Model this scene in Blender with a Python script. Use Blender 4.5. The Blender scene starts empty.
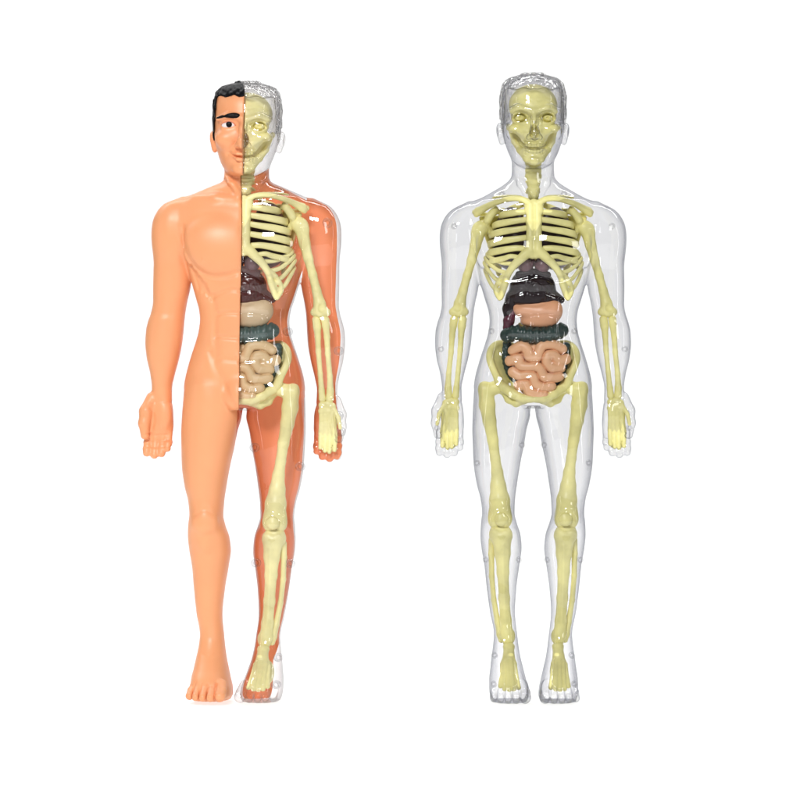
import bpy, math, random
import numpy as np

S = 0.0005            # one modelling unit (half a millimetre) in metres
SC = bpy.context.scene
COL = SC.collection
R = math.radians
Z0 = 700.0            # modelling heights are given downwards from the crown side; z = Z0 - y


# ------------------------------------------------------------------ signed-distance modelling kit
class Grid:
    """A signed-distance grid; axes x (across), d (depth, negative = towards the front), z (up)."""
    def __init__(self, x0, x1, d0, d1, y0, y1, h=1.0, half=False):
        self.h = h
        if half:
            self.x = (np.arange(int(math.ceil(x1 / h))) + 0.5).astype(np.float32) * h
        else:
            self.x = np.arange(x0, x1 + h, h, dtype=np.float32)
        self.d = np.arange(d0, d1 + h, h, dtype=np.float32)
        self.z = np.arange(Z0 - y1, Z0 - y0 + h, h, dtype=np.float32)
        self.F = np.full((len(self.x), len(self.d), len(self.z)), 30.0, np.float32)

    def box(self, lo, hi):
        def rng(a, l, h_):
            i = max(0, int(np.searchsorted(a, l)) - 1)
            j = min(len(a), int(np.searchsorted(a, h_)) + 1)
            return slice(i, max(i, j))
        return rng(self.x, lo[0], hi[0]), rng(self.d, lo[1], hi[1]), rng(self.z, lo[2], hi[2])

    def coords(self, sl):
        return (self.x[sl[0]][:, None, None], self.d[sl[1]][None, :, None], self.z[sl[2]][None, None, :])

    def put(self, sl, f, k, sub=False):
        A = self.F[sl]
        if A.size == 0:
            return
        if sub:
            B = -f
            if k > 0:
                hh = np.maximum(k - np.abs(A - B), 0) / k
                A[...] = np.maximum(A, B) + hh * hh * k * 0.25
            else:
                A[...] = np.maximum(A, B)
        else:
            if k > 0:
                hh = np.maximum(k - np.abs(A - f), 0) / k
                A[...] = np.minimum(A, f) - hh * hh * k * 0.25
            else:
                A[...] = np.minimum(A, f)

    def cone(self, p, r, q, s, k=2.0, sub=False):
        p = np.array((p[0], p[2], Z0 - p[1]), float); q = np.array((q[0], q[2], Z0 - q[1]), float)
        m = max(r, s) + k + 3
        sl = self.box(np.minimum(p, q) - m, np.maximum(p, q) + m)
        x, d, z = self.coords(sl)
        ab = q - p
        L = max(float(ab @ ab), 1e-6)
        t = np.clip(((x - p[0]) * ab[0] + (d - p[1]) * ab[1] + (z - p[2]) * ab[2]) / L, 0, 1)
        f = np.sqrt((x - p[0] - t * ab[0]) ** 2 + (d - p[1] - t * ab[1]) ** 2 + (z - p[2] - t * ab[2]) ** 2) - (r + t * (s - r))
        self.put(sl, f.astype(np.float32), k, sub)

    def chain(self, pts, k=2.0, sub=False, spl=0):
        if spl:
            pts = spline(pts, spl)
        for a, b in zip(pts[:-1], pts[1:]):
            self.cone(a[:3], a[3], b[:3], b[3], k, sub)

    def ell(self, c, r, k=2.0, sub=False, rot=None):
        """ellipsoid at c = (x, y, d) with radii r = (across, up, deep); rot = degrees in the front plane"""
        c = np.array((c[0], c[2], Z0 - c[1]), float)
        rx, rz, rd = r
        m = np.array((rx, rd, rz)) + k + 3
        if rot:
            m[0] = m[2] = max(rx, rz) + k + 3
        sl = self.box(c - m, c + m)
        x, d, z = self.coords(sl)
        px, pd, pz = x - c[0], d - c[1], z - c[2]
        if rot:
            ca, sa = math.cos(R(rot)), math.sin(R(rot))
            px, pz = px * ca + pz * sa, -px * sa + pz * ca
        k0 = np.sqrt((px / rx) ** 2 + (pd / rd) ** 2 + (pz / rz) ** 2)
        k1 = np.sqrt((px / rx ** 2) ** 2 + (pd / rd ** 2) ** 2 + (pz / rz ** 2) ** 2)
        f = k0 * (k0 - 1) / np.maximum(k1, 1e-6)
        f = np.where(k0 < 0.05, -min(rx, rz, rd), f)
        self.put(sl, f.astype(np.float32), k, sub)

    def tri(self, A, B, C, th, k=2.0):
        A, B, C = [np.array((p[0], p[2], Z0 - p[1]), float) for p in (A, B, C)]
        m = th + k + 3
        sl = self.box(np.minimum(np.minimum(A, B), C) - m, np.maximum(np.maximum(A, B), C) + m)
        x, d, z = self.coords(sl)
        x, d, z = np.broadcast_arrays(x, d, z)
        P = np.stack((x, d, z), -1)
        n = np.cross(B - A, A - C)
        def edge(a, b):
            e = b - a; w = P - a
            t = np.clip((w @ e) / (e @ e), 0, 1)
            v = w - t[..., None] * e
            return (v * v).sum(-1), (w @ np.cross(e, n))
        d1, s1 = edge(A, B); d2, s2 = edge(B, C); d3, s3 = edge(C, A)
        inside = (np.sign(s1) + np.sign(s2) + np.sign(s3)) >= 2.0
        pl = ((P - A) @ n) ** 2 / (n @ n)
        f = np.sqrt(np.where(inside, pl, np.minimum(np.minimum(d1, d2), d3))) - th
        self.put(sl, f.astype(np.float32), k)

    def stack(self, rows, k=4.0, half_rows=False):
        """rows (y, xi, xo, front, back, n): a limb as a stack of superelliptic slices"""
        rows = sorted(rows, key=lambda r: -r[0])
        T = np.array(rows, float)
        zk = Z0 - T[:, 0]
        lo = (T[:, 1].min() - k - 4, T[:, 3].min() - k - 4, zk[0] - k - 4)
        hi = (T[:, 2].max() + k + 4, T[:, 4].max() + k + 4, zk[-1] + k + 4)
        sl = self.box(lo, hi)
        x, d, z = self.coords(sl)
        zc = np.clip(z[0, 0], zk[0], zk[-1])
        xi, xo, fr, bk, nn = [pchip(zk, T[:, i], zc)[None, None, :] for i in range(1, 6)]
        a, b = (xo - xi) / 2, (bk - fr) / 2
        px, pd = np.abs(x - (xo + xi) / 2), np.abs(d - (bk + fr) / 2)
        r = ((px / a) ** nn + (pd / b) ** nn) ** (1 / nn)
        f = np.sqrt(px ** 2 + pd ** 2) * (1 - 1 / np.maximum(r, 1e-3))
        f = np.maximum(f, -np.minimum(a, b))
        dz = np.maximum(np.maximum(zk[0] - z, z - zk[-1]), 0)
        f = np.where(dz > 0, np.sqrt(np.maximum(f, 0) ** 2 + dz ** 2), f)
        self.put(sl, f.astype(np.float32), k)

    def groove(self, pts, depth, width, front=True, mirror=False, dmax=5.0):
        """a soft groove (depth > 0) or ridge (depth < 0) along a line drawn on the front"""
        P = np.array([(p[0], Z0 - p[1]) for p in spline(pts, 6)], float)
        lo = (P[:, 0].min() - 3 * width, -200, P[:, 1].min() - 3 * width)
        hi = (P[:, 0].max() + 3 * width, dmax, P[:, 1].max() + 3 * width)
        sl = self.box(lo, hi)
        X, Zz = np.meshgrid(self.x[sl[0]], self.z[sl[2]], indexing='ij')
        D = np.full(X.shape, 1e9)
        for a, b in zip(P[:-1], P[1:]):
            e = b - a
            t = np.clip(((X - a[0]) * e[0] + (Zz - a[1]) * e[1]) / max(e @ e, 1e-9), 0, 1)
            D = np.minimum(D, (X - a[0] - t * e[0]) ** 2 + (Zz - a[1] - t * e[1]) ** 2)
        g = (depth * np.exp(-D / width ** 2)).astype(np.float32)
        self.F[sl] += g[:, None, :]

    def front(self, x, y):
        """depth of the front surface at (x, y)"""
        i = int(np.argmin(np.abs(self.x - x))); j = int(np.argmin(np.abs(self.z - (Z0 - y))))
        col = self.F[i, :, j]
        hit = np.nonzero(col < 0)[0]
        if len(hit) == 0:
            return 0.0
        m = hit[0]
        if m == 0:
            return float(self.d[0])
        f0, f1 = col[m - 1], col[m]
        return float(self.d[m - 1] + self.h * f0 / (f0 - f1))

    def mirrored(self):
        g = Grid.__new__(Grid)
        g.h, g.d, g.z = self.h, self.d, self.z
        g.x = np.concatenate((-self.x[::-1], self.x))
        g.F = np.concatenate((self.F[::-1], self.F), 0)
        return g

    def mesh(self):
        return surface_nets(self.F, (self.x[0], self.d[0], self.z[0]), self.h)


def pchip(x, y, q):
    h = np.diff(x); dl = np.diff(y) / h
    m = np.zeros_like(y)
    for i in range(1, len(x) - 1):
        if dl[i - 1] * dl[i] > 0:
            w1, w2 = 2 * h[i] + h[i - 1], h[i] + 2 * h[i - 1]
            m[i] = (w1 + w2) / (w1 / dl[i - 1] + w2 / dl[i])
    m[0], m[-1] = dl[0], dl[-1]
    i = np.clip(np.searchsorted(x, q) - 1, 0, len(x) - 2)
    t = (q - x[i]) / h[i]
    return ((2 * t ** 3 - 3 * t ** 2 + 1) * y[i] + (t ** 3 - 2 * t ** 2 + t) * h[i] * m[i]
            + (-2 * t ** 3 + 3 * t ** 2) * y[i + 1] + (t ** 3 - t ** 2) * h[i] * m[i + 1]).astype(np.float32)


def spline(pts, n=8):
    P = np.array(pts, float)
    if len(P) < 3:
        return [tuple(p) for p in P]
    Q = np.vstack((2 * P[0] - P[1], P, 2 * P[-1] - P[-2]))
    out = []
    for i in range(1, len(Q) - 2):
        for t in np.linspace(0, 1, n, endpoint=False):
            a, b, c, e = Q[i - 1], Q[i], Q[i + 1], Q[i + 2]
            out.append(0.5 * (2 * b + (c - a) * t + (2 * a - 5 * b + 4 * c - e) * t * t + (3 * b - a - 3 * c + e) * t ** 3))
    out.append(P[-1])
    return [tuple(p) for p in out]


def surface_nets(F, org, h):
    F = np.pad(F, 1, constant_values=9.0)
    org = np.array(org, float) - h
    ins = F < 0
    n = np.array(F.shape)
    c = ins[:-1, :-1, :-1].astype(np.uint8)
    cnt = np.zeros(n - 1, np.uint8)
    offs = [(i, j, k) for i in (0, 1) for j in (0, 1) for k in (0, 1)]
    for o in offs:
        cnt += ins[o[0]:n[0] - 1 + o[0], o[1]:n[1] - 1 + o[1], o[2]:n[2] - 1 + o[2]]
    act = np.argwhere((cnt > 0) & (cnt < 8))
    idx = np.full(n - 1, -1, np.int64)
    idx[act[:, 0], act[:, 1], act[:, 2]] = np.arange(len(act))
    vals = {o: F[act[:, 0] + o[0], act[:, 1] + o[1], act[:, 2] + o[2]].astype(float) for o in offs}
    acc = np.zeros((len(act), 3)); num = np.zeros(len(act))
    for o in offs:
        for ax in range(3):
            if o[ax] == 0:
                p = list(o); p[ax] = 1; p = tuple(p)
                a, b = vals[o], vals[p]
                m = (a < 0) != (b < 0)
                t = np.where(m, a / np.where(m, a - b, 1), 0)
                pos = np.tile(np.array(o, float), (len(act), 1)); pos[:, ax] = t
                acc[m] += pos[m]; num[m] += 1
    V = org + h * (act + acc / num[:, None])
    quads = []
    for ax in range(3):
        u, w = (ax + 1) % 3, (ax + 2) % 3
        lo = [slice(1, -1)] * 3; hi = [slice(1, -1)] * 3
        lo[ax] = slice(0, -1); hi[ax] = slice(1, None)
        A, B = ins[tuple(lo)], ins[tuple(hi)]
        e = np.argwhere(A != B)
        sg = A[e[:, 0], e[:, 1], e[:, 2]]
        e = e.copy(); e[:, u] += 1; e[:, w] += 1
        def cell(du, dw):
            q = e.copy(); q[:, u] += du; q[:, w] += dw
            return idx[q[:, 0], q[:, 1], q[:, 2]]
        q = np.stack((cell(-1, -1), cell(0, -1), cell(0, 0), cell(-1, 0)), 1)
        q[~sg] = q[~sg][:, ::-1]
        quads.append(q)
    Q = np.concatenate(quads)
    return V, Q[(Q >= 0).all(1)]


def relax(V, Q, it=1, lam=0.5):
    if it == 0:
        return V
    E = np.concatenate([Q[:, [i, (i + 1) % Q.shape[1]]] for i in range(Q.shape[1])])
    for _ in range(it):
        for l in (lam, -lam * 1.02):
            acc = np.zeros_like(V); num = np.zeros(len(V))
            for a in (0, 1):
                for ax in range(3):
                    acc[:, ax] += np.bincount(E[:, a], weights=V[E[:, 1 - a], ax], minlength=len(V))
                num += np.bincount(E[:, a], minlength=len(V))
            V = V + l * (acc / np.maximum(num, 1)[:, None] - V)
    return V


def clip(V, Q, s):
    """keep the side of the mesh where the vertex values s are negative"""
    T = np.concatenate((Q[:, [0, 1, 2]], Q[:, [0, 2, 3]])) if Q.shape[1] == 4 else Q
    s = s.copy(); s[np.abs(s) < 1e-4] = 1e-4
    neg = s[T] < 0
    c = neg.sum(1)
    out = [T[c == 3]]
    edges = {}
    newV = []
    def cut(a, b):
        key = (a, b) if a < b else (b, a)
        if key not in edges:
            a_, b_ = key
            t = s[a_] / (s[a_] - s[b_])
            edges[key] = len(V) + len(newV)
            newV.append(V[a_] + t * (V[b_] - V[a_]))
        return edges[key]
    extra = []
    for t, ng in zip(T[(c == 1) | (c == 2)], neg[(c == 1) | (c == 2)]):
        if ng.sum() == 1:
            i = int(np.argmax(ng)); a, b, d = t[i], t[(i + 1) % 3], t[(i + 2) % 3]
            extra.append((a, cut(a, b), cut(a, d)))
        else:
            i = int(np.argmin(ng)); a, b, d = t[i], t[(i + 1) % 3], t[(i + 2) % 3]
            p, q = cut(a, b), cut(a, d)
            extra.append((p, b, d)); extra.append((p, d, q))
    if extra:
        out.append(np.array(extra))
        V = np.vstack((V, np.array(newV)))
    T = np.concatenate(out)
    used = np.unique(T)
    mp = np.full(len(V), -1); mp[used] = np.arange(len(used))
    return V[used], mp[T]


def sweep(pts, ru, rv, n=10, spl=8, ends=True):
    """a bar of elliptical section along a spline; pts (x, y, d[, scale]); ru up-ish radius, rv radius in depth"""
    P = np.array(spline(pts, spl), float)
    sc = P[:, 3] if P.shape[1] > 3 else np.ones(len(P))
    C = np.stack((P[:, 0], P[:, 2], Z0 - P[:, 1]), 1)
    if ends:
        sc = sc.copy()
        C = np.vstack((C[0] + (C[0] - C[1]) * 1e-3, C, C[-1] + (C[-1] - C[-2]) * 1e-3))
        sc = np.concatenate(([sc[0] * 0.45], sc, [sc[-1] * 0.45]))
    V = []
    for i in range(len(C)):
        t = C[min(i + 1, len(C) - 1)] - C[max(i - 1, 0)]
        t /= np.linalg.norm(t) + 1e-9
        up = np.array((0, 0, 1.0)) if abs(t[2]) < 0.85 else np.array((1.0, 0, 0))
        v = np.cross(t, up); v /= np.linalg.norm(v)
        u = np.cross(v, t)
        for a in np.arange(n) * 2 * math.pi / n:
            V.append(C[i] + sc[i] * (u * ru * math.cos(a) + v * rv * math.sin(a)))
    Q = [(i * n + j, i * n + (j + 1) % n, (i + 1) * n + (j + 1) % n, (i + 1) * n + j) for i in range(len(C) - 1) for j in range(n)]
    V = np.array(V); b = len(V)
    V = np.vstack((V, C[0], C[-1])); m = (len(C) - 1) * n
    Q += [(b, (j + 1) % n, j, j) for j in range(n)] + [(b + 1, m + j, m + (j + 1) % n, m + (j + 1) % n) for j in range(n)]
    return V, np.array(Q)


# ------------------------------------------------------------------ linking
WARP = None
def warp_half(V):
    """the half-skinned figure is moulded a little wider, with a shorter neck"""
    V = V.copy()
    y = Z0 - V[:, 2]
    yk = np.array([0, 73.7, 168, 178, 187, 197, 210, 300, 410, 520, 640, 705, 800.])
    y1 = np.array([8.5, 82, 176, 181, 186, 193.5, 205.2, 299, 412, 523, 642, 703.5, 798.5])
    xs = np.interp(y, [0, 152, 174, 188, 202, 800], [1.035, 1.035, 1.09, 1.06, 1.025, 1.03])
    V[:, 0] *= xs
    a = R(3.0) * np.clip((200 - y) / 30, 0, 1)
    X, D_ = V[:, 0].copy(), V[:, 1].copy()
    V[:, 0], V[:, 1] = X * np.cos(a) - D_ * np.sin(a), X * np.sin(a) + D_ * np.cos(a)
    V[:, 0] -= 1.2 * np.clip((200 - y) / 30, 0, 1)
    V[:, 2] = Z0 - np.interp(y, yk, y1)
    return V


def link(name, V, Q, mat, parent=None, smooth=True, mx=False):
    if WARP:
        V = WARP(V)
    if mx:
        V = V * np.array((-1, 1, 1)); Q = Q[:, ::-1]
    me = bpy.data.meshes.new(name)
    F = [tuple(dict.fromkeys(f)) for f in Q.tolist()]
    me.from_pydata((V * S).tolist(), [], F)
    me.polygons.foreach_set('use_smooth', [smooth] * len(me.polygons))
    me.materials.append(mat)
    me.update()
    o = bpy.data.objects.new(name, me)
    COL.objects.link(o)
    if parent:
        o.parent = parent
    return o


# ------------------------------------------------------------------ materials
def mat(name):
    m = bpy.data.materials.new(name); m.use_nodes = True
    nt = m.node_tree
    return m, nt, nt.nodes['Principled BSDF']


def plastic(name, col, rough=0.4, var=0.08, scale=60, bump=0.05, bscale=900, sss=0.0, spec=0.5, col2=None):
    m, nt, b = mat(name)
    N, L = nt.nodes.new, nt.links.new
    tc = N('ShaderNodeTexCoord')
    nz = N('ShaderNodeTexNoise'); nz.inputs['Scale'].default_value = scale; nz.inputs['Detail'].default_value = 4
    L(tc.outputs['Object'], nz.inputs['Vector'])
    rp = N('ShaderNodeValToRGB')
    c2 = col2 or tuple(c * (1 - var * 2) for c in col)
    rp.color_ramp.elements[0].color = (*c2, 1); rp.color_ramp.elements[1].color = (*[min(1, c * (1 + var * 0.5)) for c in col], 1)
    rp.color_ramp.elements[0].position = 0.3; rp.color_ramp.elements[1].position = 0.7
    L(nz.outputs['Fac'], rp.inputs['Fac']); L(rp.outputs['Color'], b.inputs['Base Color'])
    n2 = N('ShaderNodeTexNoise'); n2.inputs['Scale'].default_value = bscale; n2.inputs['Detail'].default_value = 3
    L(tc.outputs['Object'], n2.inputs['Vector'])
    bp = N('ShaderNodeBump'); bp.inputs['Strength'].default_value = bump; bp.inputs['Distance'].default_value = 0.0006
    L(n2.outputs['Fac'], bp.inputs['Height']); L(bp.outputs['Normal'], b.inputs['Normal'])
    b.inputs['Roughness'].default_value = rough
    b.inputs['Specular IOR Level'].default_value = spec
    if sss:
        b.inputs['Subsurface Weight'].default_value = sss
        b.inputs['Subsurface Radius'].default_value = (1, 0.4, 0.2)
        b.inputs['Subsurface Scale'].default_value = 0.002
    return m


def clear_plastic(name, tint, edge, base=0.05, graze=0.35, bump=0.35, bscale=70):
    """thin clear moulded plastic: see-through, darker where the wall is seen edge-on, glossy"""
    m, nt, b = mat(name)
    nt.nodes.remove(b)
    N, L = nt.nodes.new, nt.links.new
    out = nt.nodes['Material Output']
    tc = N('ShaderNodeTexCoord')
    nz = N('ShaderNodeTexNoise'); nz.inputs['Scale'].default_value = bscale; nz.inputs['Detail'].default_value = 1.4
    L(tc.outputs['Object'], nz.inputs['Vector'])
    bp = N('ShaderNodeBump'); bp.inputs['Strength'].default_value = bump; bp.inputs['Distance'].default_value = 0.002
    L(nz.outputs['Fac'], bp.inputs['Height'])
    lw = N('ShaderNodeLayerWeight'); lw.inputs['Blend'].default_value = 0.5
    L(bp.outputs['Normal'], lw.inputs['Normal'])
    pw = N('ShaderNodeMath'); pw.operation = 'POWER'; pw.inputs[1].default_value = 2.6
    L(lw.outputs['Facing'], pw.inputs[0])
    mx = N('ShaderNodeMix'); mx.data_type = 'RGBA'
    mx.inputs['A'].default_value = (*tint, 1); mx.inputs['B'].default_value = (*edge, 1)
    L(pw.outputs[0], mx.inputs['Factor'])
    tr = N('ShaderNodeBsdfTransparent'); L(mx.outputs['Result'], tr.inputs['Color'])
    gl = N('ShaderNodeBsdfGlossy'); gl.inputs['Roughness'].default_value = 0.045
    L(bp.outputs['Normal'], gl.inputs['Normal'])
    p2 = N('ShaderNodeMath'); p2.operation = 'POWER'; p2.inputs[1].default_value = 4.0
    L(lw.outputs['Facing'], p2.inputs[0])
    ma = N('ShaderNodeMath'); ma.operation = 'MULTIPLY_ADD'; ma.inputs[1].default_value = graze; ma.inputs[2].default_value = base
    L(p2.outputs[0], ma.inputs[0])
    ms = N('ShaderNodeMixShader')
    L(ma.outputs[0], ms.inputs[0]); L(tr.outputs[0], ms.inputs[1]); L(gl.outputs[0], ms.inputs[2])
    L(ms.outputs[0], out.inputs['Surface'])
    return m


M = dict(
    skin=plastic('skin_plastic', (0.86, 0.37, 0.172), 0.40, 0.03, 40, 0.03, 700, sss=0.12, spec=0.45),
    back=plastic('orange_inner_plastic', (0.87, 0.27, 0.125), 0.4, 0.06, 35, 0.05, 300),  # deeper than the skin colour, to stand for light bouncing inside the shell
    bone=plastic('bone_plastic', (0.90, 0.83, 0.40), 0.36, 0.10, 90, 0.10, 500, spec=0.35),
    bone2=plastic('olive_bone_plastic', (0.86, 0.80, 0.33), 0.36, 0.12, 90, 0.10, 500, spec=0.35),
    hair=plastic('black_hair_paint', (0.004, 0.004, 0.005), 0.4, 0.1, 90, 0.3, 500, spec=0.09),
    black=plastic('black_paint', (0.008, 0.006, 0.006), 0.4, 0.1, spec=0.12),
    white=plastic('white_eye_paint', (0.80, 0.74, 0.72), 0.3, 0.02),
    lip=plastic('lip_paint', (0.66, 0.22, 0.12), 0.4, 0.05),
    liver=plastic('dark_maroon_plastic', (0.085, 0.022, 0.020), 0.22, 0.2, 120, 0.25, 400),
    liver2=plastic('near_black_liver_plastic', (0.020, 0.011, 0.013), 0.22, 0.2, 120, 0.25, 400, spec=0.3),
    lung=plastic('dark_lung_plastic', (0.060, 0.026, 0.028), 0.35, 0.2, 120, 0.2, 400),
    lobe=plastic('brown_purple_plastic', (0.16, 0.075, 0.085), 0.3, 0.2, 120, 0.2, 400),
    gall=plastic('purple_plastic', (0.13, 0.025, 0.05), 0.25, 0.2, 120, 0.2, 400),
    colon=plastic('dark_green_plastic', (0.022, 0.048, 0.042), 0.28, 0.2, 150, 0.3, 350),
    colon1=plastic('teal_grey_plastic', (0.07, 0.115, 0.105), 0.4, 0.2, 150, 0.3, 350),
    stom1=plastic('cream_plastic', (0.66, 0.50, 0.31), 0.45, 0.06, 60, 0.1, 300),
    stom2=plastic('peach_plastic', (0.80, 0.40, 0.22), 0.4, 0.06, 60, 0.1, 300),
    gut1=plastic('beige_plastic', (0.74, 0.53, 0.29), 0.45, 0.06, 60, 0.1, 300),
    gut2=plastic('peach_pink_plastic', (0.82, 0.46, 0.25), 0.4, 0.06, 60, 0.1, 300),
    clear=clear_plastic('clear_plastic', (0.898, 0.90, 0.908), (0.20, 0.21, 0.265), 0.055, 0.5, 0.45, 78),
    clearhair=clear_plastic('clear_hair_plastic', (0.93, 0.925, 0.92), (0.20, 0.20, 0.21), 0.10, 0.4, 1.0, 210),
    clear1=clear_plastic('clear_front_plastic', (0.965, 0.96, 0.96), (0.50, 0.47, 0.47), 0.055, 0.5, 0.4, 75),
    peg=clear_plastic('clear_peg_plastic', (0.93, 0.93, 0.935), (0.45, 0.45, 0.47), 0.08, 0.5),
)

def let_light_through(m, col, amount):
    nt = m.node_tree; N, L = nt.nodes.new, nt.links.new
    b = nt.nodes['Principled BSDF']; out = nt.nodes['Material Output']
    t = N('ShaderNodeBsdfTranslucent'); t.inputs['Color'].default_value = (*col, 1)
    ms = N('ShaderNodeMixShader'); ms.inputs[0].default_value = amount
    L(b.outputs[0], ms.inputs[1]); L(t.outputs[0], ms.inputs[2]); L(ms.outputs[0], out.inputs['Surface'])
    return m
let_light_through(M['back'], (0.92, 0.35, 0.17), 0.32)

# ------------------------------------------------------------------ the moulded body (right half, mirrored)
G = Grid(0, 108, -76, 56, 66, 702, 1.0, half=True)
G.stack([(75.2, -11, 11, -10, 12, 2), (76.8, -18, 18, -17, 18, 2), (79.5, -24, 24, -24, 24, 2.1), (84, -28, 28, -31, 30, 2.2), (91, -30.3, 30.3, -36.5, 35, 2.3),
         (100, -31.2, 31.2, -39.5, 39, 2.3), (115, -31.3, 31.3, -41, 42, 2.3), (126, -31.2, 31.2, -41, 40, 2.3), (136, -30, 30, -41, 36, 2.25),
         (147, -27, 27, -41, 30, 2.2), (155, -24, 24, -40, 25, 2.15), (161, -20.5, 20.5, -39, 20, 2.1), (166, -15.5, 15.5, -37, 10, 2.1),
         (169.5, -9, 9, -32, 0, 2)], 3)
G.stack([(150, -20, 20, -10, 22, 2), (165, -21, 21, -15, 21, 2), (176, -21, 21, -17, 20, 2), (192, -23, 23, -18, 20, 2)], 5)
G.stack([(176, -18, 18, -6, 17, 2), (181, -24, 24, -10, 19, 2.1), (186, -31, 31, -13, 20, 2.1), (192, -41, 41, -17, 21, 2.2), (197, -50, 50, -19, 22, 2.2), (202, -61, 61, -22, 23, 2.2),
         (208, -71, 71, -25, 25, 2.3), (216, -76, 76, -29, 28, 2.3), (228, -73, 73, -33, 31, 2.4), (242, -67, 67, -36, 32, 2.5),
         (258, -61, 61, -37, 32, 2.5), (272, -56.5, 56.5, -36, 30, 2.5), (285, -52.5, 52.5, -34, 28, 2.5), (300, -48, 48, -32, 26, 2.5),
         (312, -44.5, 44.5, -31.5, 24, 2.5), (321, -43.5, 43.5, -31, 23, 2.5), (332, -44.7, 44.7, -31, 24, 2.5), (343, -47.7, 47.7, -31, 27, 2.5),
         (356, -52, 52, -31.5, 31, 2.5), (371, -56, 56, -32, 35, 2.5), (386, -57.5, 57.5, -31, 36, 2.5), (397, -48, 48, -29, 35, 2.3), (405, -32, 32, -26, 31, 2.2)], 7)
# leg and foot
G.stack([(352, 16, 42, -8, 12, 2.2), (366, 10, 52, -20, 28, 2.2), (376, 7, 56.5, -27, 35, 2.2), (386, 3.5, 58.5, -31, 37, 2.2), (400, 1.5, 59.5, -32, 36, 2.2), (415, 2.8, 60.3, -32, 34, 2.2), (430, 6.5, 60.7, -32, 32, 2.2),
         (445, 9, 60.2, -31.5, 30, 2.2), (462, 12.5, 59.5, -30, 28, 2.2), (484, 16, 56.3, -28, 25, 2.2), (500, 18, 52.3, -26, 23, 2.2), (513, 18.5, 51, -26, 22, 2.2),
         (522, 16.5, 52, -26, 22, 2.2), (535, 12.5, 52.6, -23, 25, 2.2), (548, 11.3, 51.5, -20, 28, 2.2), (564, 13.3, 48.8, -18, 28, 2.2), (588, 16.5, 46.2, -16, 23, 2.2),
         (612, 18, 43, -15.5, 18, 2.2), (634, 15.8, 39.2, -17, 17, 2.2), (645, 14.5, 40, -21, 19, 2.2), (656, 12.7, 41.6, -28, 21, 2.2), (668, 9.8, 43, -39, 22, 2.3),
         (678, 7.3, 44.2, -49, 22, 2.4), (687, 5.3, 44.3, -55, 22, 2.5), (694, 4.8, 43.5, -57, 21, 2.5), (699, 6.5, 42, -55, 19, 2.4)], 4)
for tx, td, tr, ty in ((10.0, -63, 6.0, 693), (18.6, -64.5, 4.7, 694.3), (26.4, -62, 4.5, 694.6), (33.8, -58.5, 4.4, 694.5), (40.3, -53, 4.2, 694.2)):
    G.chain([(tx + (25 - tx) * 0.12, 682, td + 22, tr * 0.95), (tx + (25 - tx) * .03, 689, td + 9, tr * 0.98), (tx, ty, td, tr)], 1.6)
# arm
G.stack([(202, 56, 66, -4, 10, 2.2), (206, 57, 72, -9, 14, 2.2), (211, 57, 79, -14, 18, 2.2), (218, 57, 84.8, -17, 21, 2.2), (227, 55.5, 88.7, -19, 22, 2.2), (240, 54.5, 90.2, -19, 22, 2.2),
         (255, 54, 91, -19, 22, 2.2), (270, 53.6, 91.2, -18, 21, 2.2), (288, 54.8, 91.4, -17, 20, 2.2), (304, 58, 91.2, -16, 19, 2.2), (315, 59.7, 93, -16, 19, 2.2),
         (322, 60.3, 95.3, -17, 19, 2.2), (332, 61, 97.5, -17, 19, 2.2), (343, 62, 98, -17, 18, 2.2), (358, 64.7, 96.5, -15, 17, 2.2), (375, 69, 92.6, -12, 15, 2.2),
         (388, 71.4, 91, -10, 13, 2.2), (400, 71, 91, -10, 12, 2.2), (412, 69.5, 93.5, -10, 10, 2.4), (424, 69, 95.5, -9, 9, 2.5), (433, 70, 96.5, -7.5, 8, 2.5), (438, 71.5, 95, -6, 7, 2.4)], 4)
G.chain([(90, 398, -3, 6), (94.8, 411, -8, 6.6), (96.4, 423, -10, 5.4), (95, 435, -11, 4.2)], 2.5)
G.ell((76.5, 414, -7), (6, 13, 4.5), 4)
for fx, fy, fr in ((93.2, 451.6, 4.2), (85.8, 453.6, 4.3), (78.8, 452, 4.1), (73.0, 447.0, 3.6)):
    G.chain([(fx * .97 + 2.5, 433, -2, fr), (fx, 441, -3.0, fr), (fx + .2, fy - 4, -6, fr), (fx + .2, fy + .4, -8.5, fr * .92)], 1.8)
# muscles
G.ell((28, 251, -27), (31, 27, 13.5), 9)
G.chain([(16.2, 170, -5, 3.4), (12.5, 184, -15.5, 3.6), (4, 202, -22.5, 2.8)], 3)
G.ell((0, 203, -26), (4.5, 5, 4), 4, True)
G.chain([(7, 205, -22, 2.4), (28, 204, -19.5, 2.4), (50, 204, -13.5, 2.4)], 10)
G.ell((72, 236, -5), (18, 26, 16), 14)
G.ell((0, 394, -28), (15, 16, 10.5), 7)
G.ell((33, 519, -21.5), (10.5, 12, 6), 8)
G.ell((33, 541, -18), (6, 8, 5), 6)
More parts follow.
